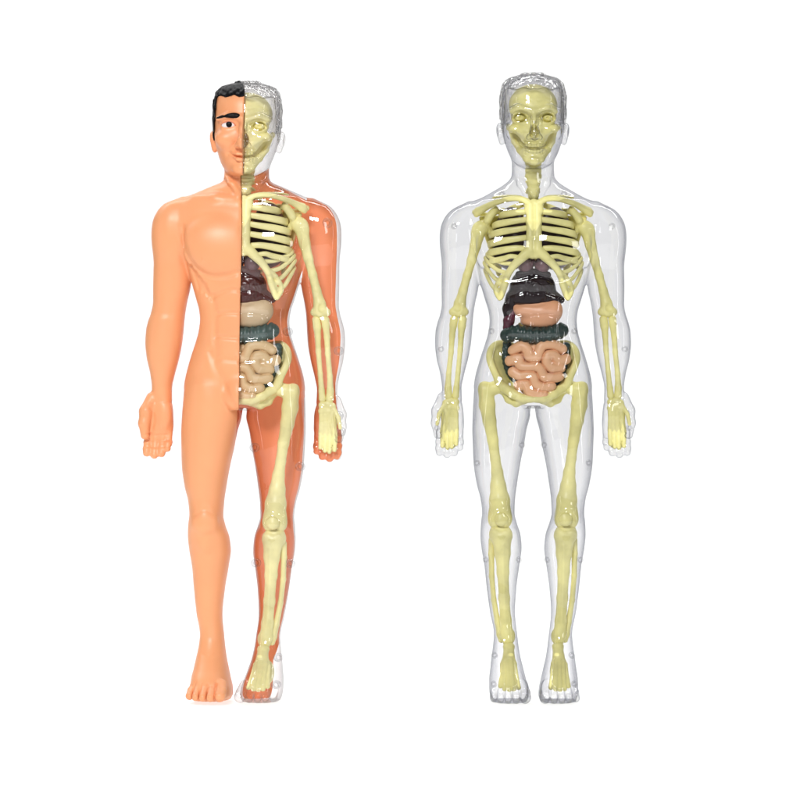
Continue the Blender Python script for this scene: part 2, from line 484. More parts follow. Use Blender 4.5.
# face
G.chain([(5, 112.5, -40.5, 2.6), (16, 110.5, -38.5, 2.8), (25, 113, -32, 2.6)], 4)
G.ell((14.3, 119.5, -43.5), (9.5, 5.8, 4.6), 4, True)
G.ell((14.3, 119.6, -34.6), (8.2, 5.2, 5.2), 2)
G.chain([(0, 113, -41, 3.0), (0, 124, -45, 3.6), (0, 136, -49.5, 4.4), (0, 139, -49.3, 4.8)], 4)
G.ell((5.4, 139.6, -44.6), (3.6, 3.4, 4.6), 2.5)
G.ell((3.2, 142.3, -47.3), (1.6, 1.1, 2.0), 1, True)
G.ell((17.5, 133, -32.5), (10.5, 9, 9.5), 7)
G.chain([(11.5, 148.2, -39, 1.3), (5, 148.6, -42.6, 1.9), (0, 149.2, -43.2, 1.9)], 2)
G.chain([(10, 150.2, -39, 1.2), (4.5, 153.2, -42.4, 2.1), (0, 153.8, -42.8, 2.2)], 2)
G.groove([(0, 151.3), (6, 150.9), (10, 149.6), (13.2, 147)], 1.7, 1.1, dmax=-20)
G.groove([(7.5, 138), (12, 143), (15.2, 149)], 1.0, 1.8, dmax=-20)
G.ell((0, 163, -35.5), (10, 6.5, 7), 4)
# ear
G.ell((33.2, 131, 4), (4.0, 8.2, 7.6), 2)
G.ell((31.2, 139, 2), (3.2, 6.0, 4.5), 2)
G.ell((36.8, 133.5, 3.2), (2.4, 7, 4), 1.2, True)
# chest, belly and groin modelling lines
def lines(g):
    gr = g.groove
    gr([(60, 232), (58, 246), (51.5, 262), (41, 274), (29, 279.5), (15, 279), (2, 275)], 2.3, 3.0)
    gr([(0, 204), (0.3, 240), (0, 276), (0, 310), (0, 352)], 1.3, 2.6)
    gr([(0, 293), (9, 292), (18, 294.5), (27, 298)], 1.7, 2.0)
    gr([(0, 314.5), (12, 314), (23, 315.5)], 1.7, 2.0)
    gr([(0, 338.5), (12, 338), (24, 337)], 1.7, 2.0)
    gr([(0, 360), (9, 360), (19, 359)], 1.0, 2.0)
    gr([(28, 298), (26, 316), (25.5, 338), (23, 358)], 1.8, 3.4)
    gr([(30, 352), (23, 368), (15, 384), (8, 398), (1, 409)], 1.7, 3.6)
    for q in range(4):
        gr([(50.5 - 4.6 * q, 270 + 5.5 * q), (46.5 - 4.6 * q, 280 + 5 * q), (42.5 - 4.6 * q, 291 + 3.6 * q)], 1.6, 1.7, dmax=10)
    gr([(37.6, 361), (37.2, 360)], 0.0, 1)
    gr([(0.5, 361), (0, 363)], 2.2, 1.5)
    gr([(24, 512), (33, 507), (43, 512)], 0.8, 2.5)
    gr([(25, 530), (33, 533), (42, 529)], 0.6, 2.8)
    for y_ in (439.2, 445.6):
        gr([(70, y_), (84, y_ + .8), (97, y_)], 0.6, 0.8)
    gr([(73, 433.5), (84, 434.5), (93, 433)], 0.8, 0.9)
    gr([(90, 408), (87, 418), (88.5, 428)], 1.0, 1.6)
    gr([(71, 402), (80, 401), (90, 402)], 0.5, 1.2)
    for x_, w in ((14.6, 1), (22.7, .9), (30.2, .9), (37.3, .9)):
        gr([(x_ + (25 - x_) * .1, 681), (x_, 690), (x_, 699)], 1.3, 0.9, dmax=-30)
    gr([(20, 652), (27, 655), (34, 652)], 0.5, 2)
lines(G)
G.ell((36.5, 263.5, G.front(36.5, 263.5) + .4), (1.8, 1.8, 1.3), 1)

# hair cap: a ridged layer over the crown, down to the sideburns
def hair_field(g):
    x, d, z = g.coords((slice(None), slice(None), slice(None)))
    y = Z0 - z
    sl = g.box((0, -76, Z0 - 150), (50, 56, Z0 - 66))
    x, d, z = g.coords(sl); y = Z0 - z
    rng = np.random.RandomState(4)
    ridge = (0.9 * np.sin(0.62 * x + 0.25 * d + 1.3 * np.sin(0.21 * d + 0.1 * x) + 0.16 * y)
             * np.sin(0.33 * d - 0.2 * y + 0.9 * np.sin(0.3 * x))
             + 0.45 * np.sin(1.15 * x - 0.5 * d + 0.5 * y))
    body = g.F[sl]
    f = body - 1.9 - 0.95 * ridge * np.clip((128 - y) / 20, 0, 1)
    hl = 90.6 + 0.9 * np.sin(0.45 * x) + np.clip((np.abs(x) - 27.5) / 3.0, 0, 1) * 34 + np.clip((d + 12) / 16, 0, 1) * 34
    side = np.clip((y - hl) * 0.8, -8, 30)
    H = np.full(g.F.shape, 9.0, np.float32)
    H[sl] = np.maximum(f, side)
    ear = (np.abs(d - 4) < 12) & (y > 119) & (x > 28)
    H[sl] = np.where(ear, 9.0, H[sl])
    return H
HAIR = hair_field(G)
BODY = G.mirrored()
SHELL = G.mirrored()
HF = np.concatenate((HAIR[::-1], HAIR), 0)

YAW = -6.0
def cutval(x, d):
    """split between the halves, tilted so its shaded cut wall stays out of view"""
    return x + math.tan(R(-YAW + 6.0)) * np.maximum(d + 34, 0)

def leg_arm_centre(x, y):
    """x of the limb's own centre line, for the parting line between the two half-shells"""
    arm = pchip(np.array([200., 240, 288, 343, 388, 424, 460]), np.array([74., 73, 73, 80, 81, 83, 84]), np.clip(y, 200, 460))
    leg = pchip(np.array([380., 415, 445, 484, 513, 548, 588, 634, 668, 700]), np.array([30., 31.5, 34.6, 36, 34.8, 31.4, 31.4, 27.5, 26.5, 25]), np.clip(y, 380, 700))
    gap = pchip(np.array([200., 240, 288, 307, 321, 342, 371, 400, 460]), np.array([58., 57, 53.5, 53, 52, 55, 62, 66, 68]), np.clip(y, 200, 460))
    isarm = (x > gap) & (y < 470) & (y > 200)
    return isarm, arm, leg

# ------------------------------------------------------------------ bones (right side of the axis: +x; copied mirrored for -x)
def bone_mesh(g, it=1):
    V, Q = g.mesh()
    return relax(V, Q, it), Q

def skull_grid(half=False):
    g = Grid(0, 32, -46, 36, 82, 176, 0.75, half=True)
    g.ell((0, 106, -2), (24.3, 21.5, 32), 2)
    g.ell((0, 112, -17), (23.4, 20, 18), 3)
    g.ell((0, 126, -17), (20, 18, 17), 5)
    g.ell((19, 130, -19), (6.4, 4.6, 9), 3)
    g.chain([(19, 130, -22, 3.2), (24.3, 128, -6, 2.6), (24.5, 126, 4, 2.6)], 2)
    g.ell((0, 138.5, -23), (13, 11, 10.5), 4)
    g.chain([(8, 137, -31, 3), (14, 133, -27, 3)], 3)
    g.chain([(22.4, 128, 4, 2.8), (19.0, 142, -6, 2.8), (13.6, 151, -18, 3.4), (6.5, 160, -28, 4.2), (0, 162.5, -31, 4.8)], 2)
    g.ell((0, 154, -25), (11.5, 8.5, 9), 3)
    g.ell((0, 139, 2), (21, 15, 10), 3)
    g.chain([(4, 113.5, -34.5, 2.6), (13, 110.3, -33, 2.8), (21.5, 113.5, -26, 2.4)], 3)
    g.ell((14, 119.5, -36), (9.2, 6.8, 16), 1.0, True)
    g.ell((13.8, 119.9, -24.6), (5.0, 3.1, 5.0), 0.2)
    g.ell((13.8, 119.8, -30.2), (1.7, 1.7, 4.0), 0.2, True)
    g.groove([(6, 121), (9, 116.4), (14, 114.8), (19, 116.6), (22, 120)], -1.5, 0.9, dmax=-18)
    g.groove([(6.5, 121.6), (12, 124.8), (18, 124.4), (21.5, 121.4)], -1.3, 0.9, dmax=-18)
    g.groove([(8, 127.5), (14, 128.6), (20, 126)], 0.9, 1.0, dmax=-14)
    g.chain([(0, 113, -34, 2.6), (0, 122, -37.5, 2.6)], 2.5)
    g.ell((0, 134, -36), (4.8, 7.2, 14), 0.9, True)
    g.chain([(0, 128, -33, .9), (0, 140, -32.5, .9)], .6)
    g.ell((18.2, 139.5, -24), (4.2, 6.2, 14), 1.2, True, rot=-25)
    g.groove([(0, 144.4), (5, 144.3), (9, 143.6)], 1.4, 0.9, dmax=-12)
    g.groove([(0, 150.3), (4, 150.2), (7.6, 149.6)], 4.2, 0.9, dmax=-12)
    for tx in (0, 3.4, 6.6, 9.4):
        g.groove([(tx, 145.6), (tx * 1.02, 150)], 1.0, 0.6, dmax=-12)
        g.groove([(tx, 151.5), (tx * .95, 155)], 0.9, 0.6, dmax=-12)
    g.ell((0, 163, -33.5), (4.5, 3.6, 2.4), 2)
    g.groove([(0, 96), (0, 104)], .4, 3, dmax=0)
    g.groove([(4, 103), (14, 101.5), (21, 105)], .7, 1.1, dmax=-8)
    return g

def jaw_split(g):
    return g

def half_or_full(g, half):
    """closed mesh of a symmetrical grid, or of its +x half only"""
    m = g.mirrored()
    if half:
        m.F = np.maximum(m.F, (0.4 - cutval(m.x[:, None, None], m.d[None, :, None])).astype(np.float32))
    return bone_mesh(m)

def spine_grid():
    g = Grid(0, 26, -22, 34, 155, 400, 1.0, half=True)
    for i in range(22):
        y = 160 + i * 10.2
        d = 2 + (8 * min(1, max(0, (y - 190) / 50)))
        w = 7.2 + 2.5 * max(0, (y - 200) / 180)
        g.ell((0, y, d), (w, 4.4, 7), 1.2)
        g.chain([(0, y, d + 4, 3.0), ((2.5 if y < 200 else 9) + w * .4, y + 1, d + 6, 2.2)], 2.5)
        g.ell((0, y, d + 10), (2, 3, 5), 1)
    g.chain([(0, 162, -6, 8.6), (0, 176, -8, 7.6), (0, 196, -13, 5.6)], 4)
    for i in range(4):
        g.ell((5.5 - i * .6, 168 + 7 * i, -11 - i), (3, 2.6, 3), 1.5)
    g.groove([(0, 160), (0, 196)], .5, 1.2, dmax=0)
    for y in (166, 173, 180, 187):
        g.groove([(0, y), (10, y + 1)], 0.9, 1.0, dmax=6)
    return g

def sternum_grid():
    g = Grid(0, 48, -40, 6, 192, 308, 0.8, half=True)
    g.chain([(0, 204, -25, 4), (5, 206, -25, 4), (6, 212, -26, 4)], 2)
    g.chain([(3.2, 207, -26, 4.4), (3.6, 222, -28.5, 4.2), (3.4, 238, -30.5, 4.2), (3.6, 252, -31.5, 4.6), (1.5, 257, -31.5, 3.2)], 2)
    g.ell((0, 240, -34), (3.0, 3.0, 1.7), 0.6)
    g.ell((0, 240, -35.8), (1.5, 1.5, 1.2), 0.4, True)
    g.tri((4, 248, -31), (20, 266, -30), (5, 257, -31), 1.8, 2)
    g.chain([(28, 284, -27, 1.7), (36, 285, -23, 1.5)], 1)
    g.chain([(25, 275, -28, 1.6), (32, 287, -25, 1.5), (36, 293, -22, 1.5)], 1)
    g.chain([(5, 252, -31, 4.4), (13, 259.5, -31, 3.8), (20, 266.5, -30, 3.2), (26, 276, -28.5, 2.7), (29, 287, -27, 2.5), (33, 298.5, -24, 2.4)], 2, spl=4)
    g.chain([(23, 271, -28, 2.2), (33, 279, -25, 1.8), (38, 290, -21, 1.8), (34, 299, -24, 2.2)], 2, spl=4)
    return g

RIB_ROWS = [(213.0, 215.5, 33), (220.8, 225.2, 39.5), (229.2, 234.4, 42.5), (238.6, 243.8, 44), (248.2, 252.8, 44.5), (256.0, 261.6, 44)]
def rib_mesh(i):
    yi, yo, xo = RIB_ROWS[i]
    r = 3.25 if i < 5 else 2.6
    xin = 7.0 if i < 4 else (9.0 if i == 4 else 14.0)
    yin = yi if i < 4 else yi + (1.5 if i == 4 else 2.6)
    dfront = -26 - i * 1.1
    pts = [(xin, yin, dfront - .3), (xin + 9, yi + (yo - yi) * .25, dfront - .2), (xo * .68, yi + (yo - yi) * .6, dfront + 3),
           (xo * .92, yo, dfront + 11), (xo, yo + 1.0, dfront + 23), (xo * .93, yo - 1, dfront + 36), (xo * .6, yo - 8, 17), (9, yo - 12, 16)]
    return sweep([(*q, w) for q, w in zip(pts, (0.84, 0.92, 1.06, 1.13, 1.12, 1.1, 1, 0.8))], r, 1.7, n=12)

LOW_RIBS = [((19, 265), (33, 263), (45.5, 256)), ((25, 274), (36.5, 270.5), (47.5, 260)), ((28, 284), (38.5, 279), (48.5, 265)), ((31, 294), (40, 288), (48, 272))]
def low_rib_mesh(i):
    a, b, c = LOW_RIBS[i]
    r = 2.2
    return sweep([(*a, -28 + i), (*b, -23 + i), (*c, -11), (c[0] - 2, c[1] - 4, 4), (c[0] * .7, c[1] - 12, 16), (9, c[1] - 16, 17)], r, 1.6)

def clavicle_grid():
    g = Grid(0, 66, -34, 20, 188, 226, 0.8)
    g.chain([(4, 205, -27, 3.2), (12, 200.5, -26, 2.4), (24, 200, -22.5, 2.4), (38, 203.5, -16, 2.6), (48, 208, -10, 3.0), (56, 213, -6, 3.6)], 1.5, spl=5)
    g.chain([(4, 203, -24, 1.6), (14, 197.5, -16, 1.3), (30, 196.5, -8, 1.2), (40, 198, -2, 1.2)], 1, spl=4)
    g.chain([(48, 208, -10, 2.4), (55, 211, -5, 3.4), (57, 215, -4, 2.6)], 2)
    return g

def scapula_grid():
    g = Grid(20, 66, -26, 30, 202, 285, 0.9)
    g.tri((24, 216, 14), (52, 218, 2), (34, 274, 20), 2.0, 3)
    g.chain([(30, 210, 4, 2.6), (40, 213, -10, 3.2), (46, 221, -10, 3.6)], 2)
    g.chain([(38, 209, -8, 3.0), (44, 217, -9, 3.4), (48, 227, -5, 4.2), (42, 232, -2, 3.4)], 2)
    g.chain([(28, 224, 16, 2), (44, 215, 14, 2.4), (58, 212, 4, 3)], 2)
    return g

def humerus_grid():
    g = Grid(38, 92, -26, 22, 214, 326, 0.8)
    g.ell((51.5, 228, -4), (8, 7.6, 7.6), 3)
    g.ell((56.5, 232, -4), (5.2, 8, 6), 3)
    g.chain([(55, 234, -4, 6.8), (57.5, 246, -4, 5.2), (61, 260, -4, 4.3), (66, 276, -4, 4.1), (70, 291, -4, 4.3), (73.2, 304, -4, 5.8), (74.2, 311, -4, 6.5)], 2)
    g.chain([(68.5, 312, -4, 4.2), (80, 312, -4, 4.2)], 3)
    g.ell((74, 314.2, -8.3), (3, 2.4, 1.6), 1)
    g.ell((76, 308, -10), (4, 4, 2.6), 2, True)
    g.groove([(61, 240), (63, 250), (66, 262)], -0.8, 1.5, dmax=10)
    return g

def ulna_grid():
    g = Grid(62, 86, -18, 14, 310, 402, 0.8)
    g.chain([(70.3, 319.5, -4, 4.2), (71.2, 326, -4, 4.0), (72, 336, -4, 2.9), (72.8, 350, -4, 2.6), (75, 372, -4, 2.4), (76.6, 388, -4, 2.9), (77.5, 396, -4, 3.6)], 1.5)
    return g

def radius_grid():
    g = Grid(70, 96, -18, 14, 310, 402, 0.8)
    g.chain([(79, 319.5, -4, 4.2), (79.8, 325, -4, 3.6), (81, 336, -4, 2.9), (82, 352, -4, 2.6), (84.4, 374, -4, 2.6), (85.0, 388, -4, 3.4), (84.6, 396, -4, 4.0)], 1.5)
    return g

def hand_bone_grid():
    g = Grid(66, 100, -20, 14, 390, 456, 0.7)
    for i, (x, y) in enumerate([(77.5, 402), (83, 401), (87, 403), (77.3, 408), (82.5, 408), (87.5, 409)]):
        g.ell((x, y, -4.5 - .4 * (i % 2)), (3.8, 3.9, 3.4), 1.5)
    for x0, x1, ye in ((88.2, 90.6, 432), (84.3, 85.6, 434), (80.4, 81.2, 433), (77, 76.8, 430)):
        g.chain([(x0, 412, -5, 2.6), ((x0 + x1) / 2, 422, -5.6, 2.3), (x1, ye, -5.6, 2.7)], 0.9)
        g.chain([(x1, ye + 3.2, -6, 2.6), (x1, ye + 8.5, -7, 2.3)], 0.5)
        g.chain([(x1, ye + 11.4, -7, 2.4), (x1, ye + 14, -8.5, 2.1)], 0.5)
    g.tri((76, 408, -2), (91, 410, -2), (80, 446, -3.5), 1.6, 0.8)
    g.tri((91, 410, -2), (89, 446, -3.5), (79, 446, -3.5), 1.6, 0.8)
    g.chain([(88, 404, -5, 2.4), (94, 414, -8, 2.0), (96, 424, -10, 1.8)], 1)
    return g

def pelvis_grid():
    g = Grid(0, 56, -28, 36, 334, 414, 0.9, half=True)
    rim = [(10, 352, 20, 3), (22, 345, 16, 3), (34, 343.5, 8, 3.0), (41.5, 349, 0, 3.0), (43.5, 358, -7, 3.0), (41, 367, -11, 2.9), (37, 376, -12, 3.0), (33.5, 384, -10, 4)]
    g.chain(rim, 2, spl=4)
    hub = (24, 380, 4)
    pr = spline(rim, 2)
    for a, b in zip(pr[:-1], pr[1:]):
        g.tri(a[:3], b[:3], hub, 1.7, 2)
    g.ell((32, 386, -2), (8, 8, 8), 3)
    g.chain([(30, 387, -8, 5.0), (20, 394, -14, 4.6), (10, 399, -18, 4.2), (2, 399.5, -20, 3.4)], 2)
    g.chain([(29, 390, -2, 4.6), (24, 399, -4, 4.4), (17, 403, -9, 4.0), (9, 401, -16, 3.2)], 2)
    g.chain([(25, 362, 6, 2), (22, 376, -3, 2.2), (19, 390, -11, 2.2)], 2)
    g.chain([(0, 352, 22, 10), (0, 372, 24, 8), (0, 390, 20, 4)], 3)
    return g

def femur_grid():
    g = Grid(16, 64, -28, 18, 372, 534, 0.8)
    g.chain([(33, 386, -4, 7.0), (44, 390, -4, 7)], 3)
    g.ell((48.5, 389, -4), (6.5, 7.8, 7), 3)
    g.chain([(47, 391, -4, 7.6), (46, 405, -4.5, 8.0), (43.6, 421, -5, 6.6), (40.3, 440, -6, 5.4), (38, 458, -6.5, 4.9), (36, 472, -6.5, 5.8), (35, 486, -6.5, 7.8), (33.6, 500, -6, 10.2), (33.3, 508, -6, 10.6)], 2)
    g.ell((28.2, 518, -6), (7.4, 10.4, 7.5), 4)
    g.ell((38.6, 518, -6), (6.8, 10.4, 7.5), 4)
    g.groove([(33, 528), (33.2, 519)], 1.6, 1.8, dmax=12)
    g.groove([(52.5, 384), (50, 400), (46, 424)], -0.7, 2, dmax=12)
    return g

def patella_grid():
    g = Grid(20, 44, -28, -4, 506, 534, 0.6)
    g.ell((32, 518.5, -14.4), (7.0, 7.4, 3.4), 1.2)
    g.ell((32.4, 520.5, -16.2), (4.2, 4.0, 2.2), 2)
    g.groove([(26.5, 515), (29, 512.6), (33, 512), (37, 514.5)], .8, .8, dmax=0)
    return g

def tibia_grid():
    g = Grid(12, 52, -24, 20, 524, 652, 0.8)
    g.ell((32.5, 535.5, -4), (11.6, 7.0, 9), 3)
    g.ell((27, 532.3, -5), (5.8, 4.8, 9), 2)
    g.ell((38, 532.3, -5), (5.8, 4.8, 9), 2)
    g.chain([(31.5, 538, -5, 10.2), (30.6, 553, -6, 7.6), (30.2, 572, -6, 5.8), (29, 598, -6, 5.3), (27.6, 620, -6, 5.6), (26.5, 634, -6, 6.6), (25.3, 640, -6, 5.8)], 3)
    g.ell((33, 528.5, -4), (9.5, 3.8, 7.5), 2)
    g.groove([(30, 545), (30, 570), (29, 600), (28, 622)], -1.0, 1.8, dmax=5)
    g.ell((21, 636, -4), (3.2, 6, 4.2), 2)
    return g

def fibula_grid():
    g = Grid(28, 52, -14, 18, 530, 650, 0.8)
    g.chain([(40.5, 540, 0, 4.0), (41.6, 554, 1, 3.0), (41.3, 576, 1, 2.7), (39.2, 600, 0, 2.6), (35.5, 622, -2, 3.0), (33, 634, -3, 3.6), (32, 640, -3, 2.8)], 1.5)
    return g

def foot_bone_grid():
    g = Grid(6, 48, -60, 22, 638, 702, 0.7)
    g.ell((24.5, 645.5, -9), (5.8, 4.0, 8), 2)
    g.chain([(24.5, 648, -12, 5.2), (24.8, 656, -20, 6.2)], 3)
    g.ell((25, 672, 8), (8, 14, 10), 3)
    tops = [(19.3, 662, -26), (22.6, 660, -26.5), (25.8, 660, -26), (28.8, 661, -25), (31.2, 663, -23)]
    ends = [(16.0, 684, -49), (20.8, 685.5, -50), (25.2, 686, -49), (29.6, 685.5, -47), (33.6, 683, -43)]
    for t, e in zip(tops, ends):
        g.chain([(t[0] * .5 + 12.4, t[1] - 8, t[2] + 8, 2.3), (*t, 2.5), ((t[0] + e[0]) / 2, (t[1] + e[1]) / 2, (t[2] + e[2]) / 2 - .8, 2.0), (*e, 2.5)], 0.8)
    g.tri((16.5, 685, -41), (33, 684, -37), (25, 655, -10), 1.2, 0.6)
    return g

# ------------------------------------------------------------------ organs
def lung_grid():
    g = Grid(2, 44, -30, 24, 204, 276, 1.0)
    g.ell((22, 238, -3), (17, 31, 18), 2)
    g.ell((22, 250, -4), (18, 20, 19), 3)
    return g

def lobe_grid():
    g = Grid(-20, 22, -36, 4, 250, 280, 0.7)
    g.ell((-8, 266, -19), (8, 9.5, 9), 1.2, rot=20)
    g.ell((8.5, 266, -19.5), (8, 9, 9), 1.2, rot=-24)
    g.ell((-1, 263, -19), (2.4, 6, 8.6), 1)
    g.groove([(-1.5, 257), (-.5, 264), (1, 272)], 1.1, 1.0, dmax=0)
    return g

def liver_grid():
    g = Grid(-38, 38, -40, 16, 264, 334, 0.8)
    g.ell((-2, 287, -13), (19.5, 17.5, 15), 4)
    g.ell((-11, 290, -12), (13, 17, 14), 4)
    g.ell((10, 290, -12), (12.5, 16, 14), 4)
    g.ell((0, 298, -13), (23, 8.5, 13), 4)
    g.ell((-11, 281, -14), (8.5, 8, 12), 3)
    g.ell((9, 281, -14), (8.5, 8, 12), 3)
    g.chain([(13, 295, -14, 8), (22, 299, -12, 6), (27.5, 300, -10, 3.8)], 3)
    g.chain([(-20, 298, -11, 8), (-24.5, 309, -10, 6), (-24.5, 321, -10, 4.6)], 3)
    g.chain([(-15, 275, -21, 3.4), (0, 273.2, -24, 3.8), (14, 275.5, -21, 3.4)], 1.2)
    g.groove([(-19, 280), (-4, 278), (10, 279), (18, 283)], 1.6, 1.1, dmax=0)
    g.ell((2.5, 288.5, -28), (5.6, 5.2, 2), 0.7)
    g.ell((2.5, 288.5, -30.5), (3.0, 2.8, 1.8), 0.4, True)
    g.groove([(-17, 286), (-9, 289), (-10, 298)], 1.2, 1.4, dmax=0)
    g.groove([(10, 284), (15, 291), (13, 300)], 1.2, 1.4, dmax=0)
    g.groove([(-18, 303), (-4, 303.5), (5, 303)], -.9, 1.4, dmax=0)
    for bx, by in ((-14, 292), (-6, 296), (8, 297), (16, 290), (-3, 283), (10, 283)):
        g.ell((bx, by, -26.5 + .02 * bx * bx), (3.4, 2.6, 1.8), 1.5)
    return g

def gall_grid():
    g = Grid(-36, -8, -26, 8, 306, 338, 0.7)
    g.chain([(-21, 311, -11, 4.2), (-24.5, 321, -11, 5.5), (-25.5, 328, -10, 4.6), (-22, 333, -10, 3)], 2)
    return g

def stomach_grid():
    g = Grid(-30, 36, -36, 10, 296, 336, 0.8)
    g.ell((9, 313, -13), (19.5, 14, 14.5), 4)
    g.ell((-6, 310, -12), (14, 9, 12.5), 5)
    g.ell((20, 309, -12), (8.5, 9.5, 12), 4)
    g.chain([(-19, 306, -12, 3.5), (-8, 308, -14, 7)], 4)
    g.ell((5, 322, -11), (18, 7, 11), 4)
    g.groove([(-14, 305), (0, 306), (10, 304.5)], .7, 1.6, dmax=0)
    return g

def colon_grid():
    g = Grid(-40, 42, -36, 14, 318, 396, 0.7)
    path = spline([(-26.5, 335.5, -11, 7), (-17, 333, -16, 7.2), (-6, 335, -18, 7.4), (6, 335.5, -18, 7.4), (17, 334, -16.5, 7.2), (28.5, 330.5, -11, 7)], 6)
    P = np.array(path)
    L = np.concatenate(([0], np.cumsum(np.linalg.norm(np.diff(P[:, :3], axis=0), axis=1))))
    s = 0.0
    while s < L[-1] + .1:
        q = [np.interp(s, L, P[:, i]) for i in range(3)]
        g.ell((q[0], q[1], q[2]), (4.4, 8.6, 8.0), 0.9)
        s += 6.4
    g.chain([(p[0], p[1], p[2], 6.9) for p in path[::3]], 0.6)
    g.groove([(-27, 338), (-10, 335.5), (6, 337), (20, 335), (31, 331)], .9, .9, dmax=0)
    return g

def descending_grid():
    g = Grid(-36, 40, -24, 20, 338, 398, 0.8)
    for i, (x, y, d, r) in enumerate(spline([(-26, 344, -4, 4.6), (-27, 358, -3, 4.6), (-23, 372, -5, 4.8), (-15, 383, -7, 4.6), (-8, 388, -8, 3.6)], 3)):
        g.ell((x, y, d), (r, r * .9, r), 1.0)
    for i, (x, y, d, r) in enumerate(spline([(33, 346, -3, 4.4), (32, 362, -2, 4.6), (26, 377, -5, 4.8), (18, 386, -7, 4.2)], 3)):
        g.ell((x, y, d), (r, r * .9, r), 1.0)
    return g

GUT = [
    [(-20, 351), (-12, 346.5), (-6, 350), (-4, 357), (3, 358), (6, 351), (9, 346), (19, 345.5), (28, 349.5)],
    [(32, 359), (25, 360.5), (20, 355), (14, 356), (13, 363), (18, 368), (26, 368.5)],
    [(-23, 361), (-15, 359), (-13, 366), (-5, 367.5), (2, 367), (7, 370), (10, 377), (18, 378), (25, 376)],
    [(-20, 372), (-13, 376), (-6, 375), (0, 377), (2, 384), (10, 387.5), (17, 385.5)],
    [(-14, 385), (-7, 384.5), (-4, 391), (4, 394.5), (10, 394.5)],
]
def gut_grid():
    g = Grid(-38, 44, -36, 10, 334, 408, 0.6)
    g.ell((4, 356, -8), (27, 13, 10.5), 3)
    g.ell((3, 349, -10), (24, 7, 9), 3)
    g.ell((4, 370, -8), (25, 15, 10.5), 3)
    g.ell((1, 386, -10), (15, 12, 8), 4)
    for p in GUT:
        q = [(x, y, -18.5 + 8.0 * ((x - 4) / 34) ** 2 + 2.5 * ((y - 366) / 34) ** 2, 5.7) for x, y in spline(p, 5)]
        h = Grid.__new__(Grid); h.h, h.x, h.d, h.z = g.h, g.x, g.d, g.z
        h.F = np.full(g.F.shape, 30.0, np.float32)
        h.chain(q, 0.3)
        # a seam is left where one loop of gut lies against the next
        A, B = g.F, h.F
        near = np.exp(-((A - B) / 1.3) ** 2)
        g.F = np.minimum(A, B) + (0.9 * near).astype(np.float32)
    return g

# ------------------------------------------------------------------ assembling a figure
def root(name, loc, label):
    o = bpy.data.objects.new(name, None); COL.objects.link(o)
    o.empty_display_size = 0.02
    o.location = loc
    o['label'] = label; o['category'] = 'anatomy model'; o['group'] = 'toy anatomy figures'
    return o

PAIRED = [('clavicle', clavicle_grid), ('scapula', scapula_grid), ('humerus', humerus_grid), ('ulna', ulna_grid), ('radius', radius_grid),
          ('hand_bones', hand_bone_grid), ('femur', femur_grid), ('patella', patella_grid), ('tibia', tibia_grid), ('fibula', fibula_grid),
          ('foot_bones', foot_bone_grid)]
CACHE = {}
def paired(name, fn):
    if name not in CACHE:
        CACHE[name] = bone_mesh(fn())
    return CACHE[name]

def both(name, V, Q, m, parent, sides):
    for s in sides:
        link(name, V, Q, m, parent, mx=(s < 0))

def skeleton(parent, m, half):
    sides = (1,) if half else (1, -1)
    link('skull', *half_or_full(skull_grid(), half), m, parent)
    link('spine', *half_or_full(spine_grid(), half), m, parent)
    st = link('sternum', *half_or_full(sternum_grid(), half), m, parent)
    link('pelvis', *half_or_full(pelvis_grid(), half), m, parent)
    for i in range(len(RIB_ROWS)):
        both('rib', *rib_mesh(i), m, parent, sides)
    for i in range(len(LOW_RIBS)):
        both('rib', *low_rib_mesh(i), m, parent, sides)
    for name, fn in PAIRED:
        both(name, *paired(name, fn), m, parent, sides)

def organ(name, g, m, parent, half, label=None):
    if half:
        g.F = np.maximum(g.F, (0.4 - cutval(g.x[:, None, None], g.d[None, :, None])).astype(np.float32))
    V, Q = g.mesh()
    o = link(name, relax(V, Q, 1), Q, m, parent)
    if label:
        o['label'] = label
    return o

def peg(parent, x, y, d, r=3.2, m=None, L=9):
    """a clear moulded snap peg: a short hollow stud that joins the two half-shells"""
    V, Q = [], []
    n = 20
    prof = [(r, -L / 2), (r + .5, -L / 2 - .5), (r + .5, L / 2), (r * .55, L / 2), (r * .55, -L / 2 + 1), (r, -L / 2)]
    for rr, dd in prof:
        for j in range(n):
            a = 2 * math.pi * j / n
            V.append((x + rr * math.cos(a), d + dd, Z0 - y + rr * math.sin(a)))
    for i in range(len(prof) - 1):
        for j in range(n):
            Q.append((i * n + j, i * n + (j + 1) % n, (i + 1) * n + (j + 1) % n, (i + 1) * n + j))
    return link('snap_peg', np.array(V), np.array(Q), m or M['peg'], parent)

SHV, SHQ = SHELL.mesh()
SHV = relax(SHV, SHQ, 1)

PEGS = [(31, 194, 2), (79, 226, 2), (41.5, 331, 4), (92, 349, 2), (93, 412, 1), (96, 428, -2), (56, 463, 2), (47.5, 560, 4), (14, 560, 4), (38.5, 655, -4), (40, 682, -30), (11, 445, 2)]

# ---- the half-skinned figure
WARP = warp_half
f1 = root('anatomy_figure', (0, 0, 0), 'toy anatomy figure half covered in orange skin with black hair, half clear with bones')
bg = BODY
SK = Grid.__new__(Grid); SK.h, SK.x, SK.d, SK.z = bg.h, bg.x, bg.d, bg.z
CUT = cutval(bg.x[:, None, None], bg.d[None, :, None]).astype(np.float32)
SK.F = np.maximum(bg.F, CUT)
V, Q = SK.mesh(); V = relax(V, Q, 1)
skin = link('skin_half', V, Q, M['skin'], f1)
SK.F = np.maximum(HF, CUT)
V, Q = SK.mesh()
hair = link('hair', V, Q, M['hair'], skin)
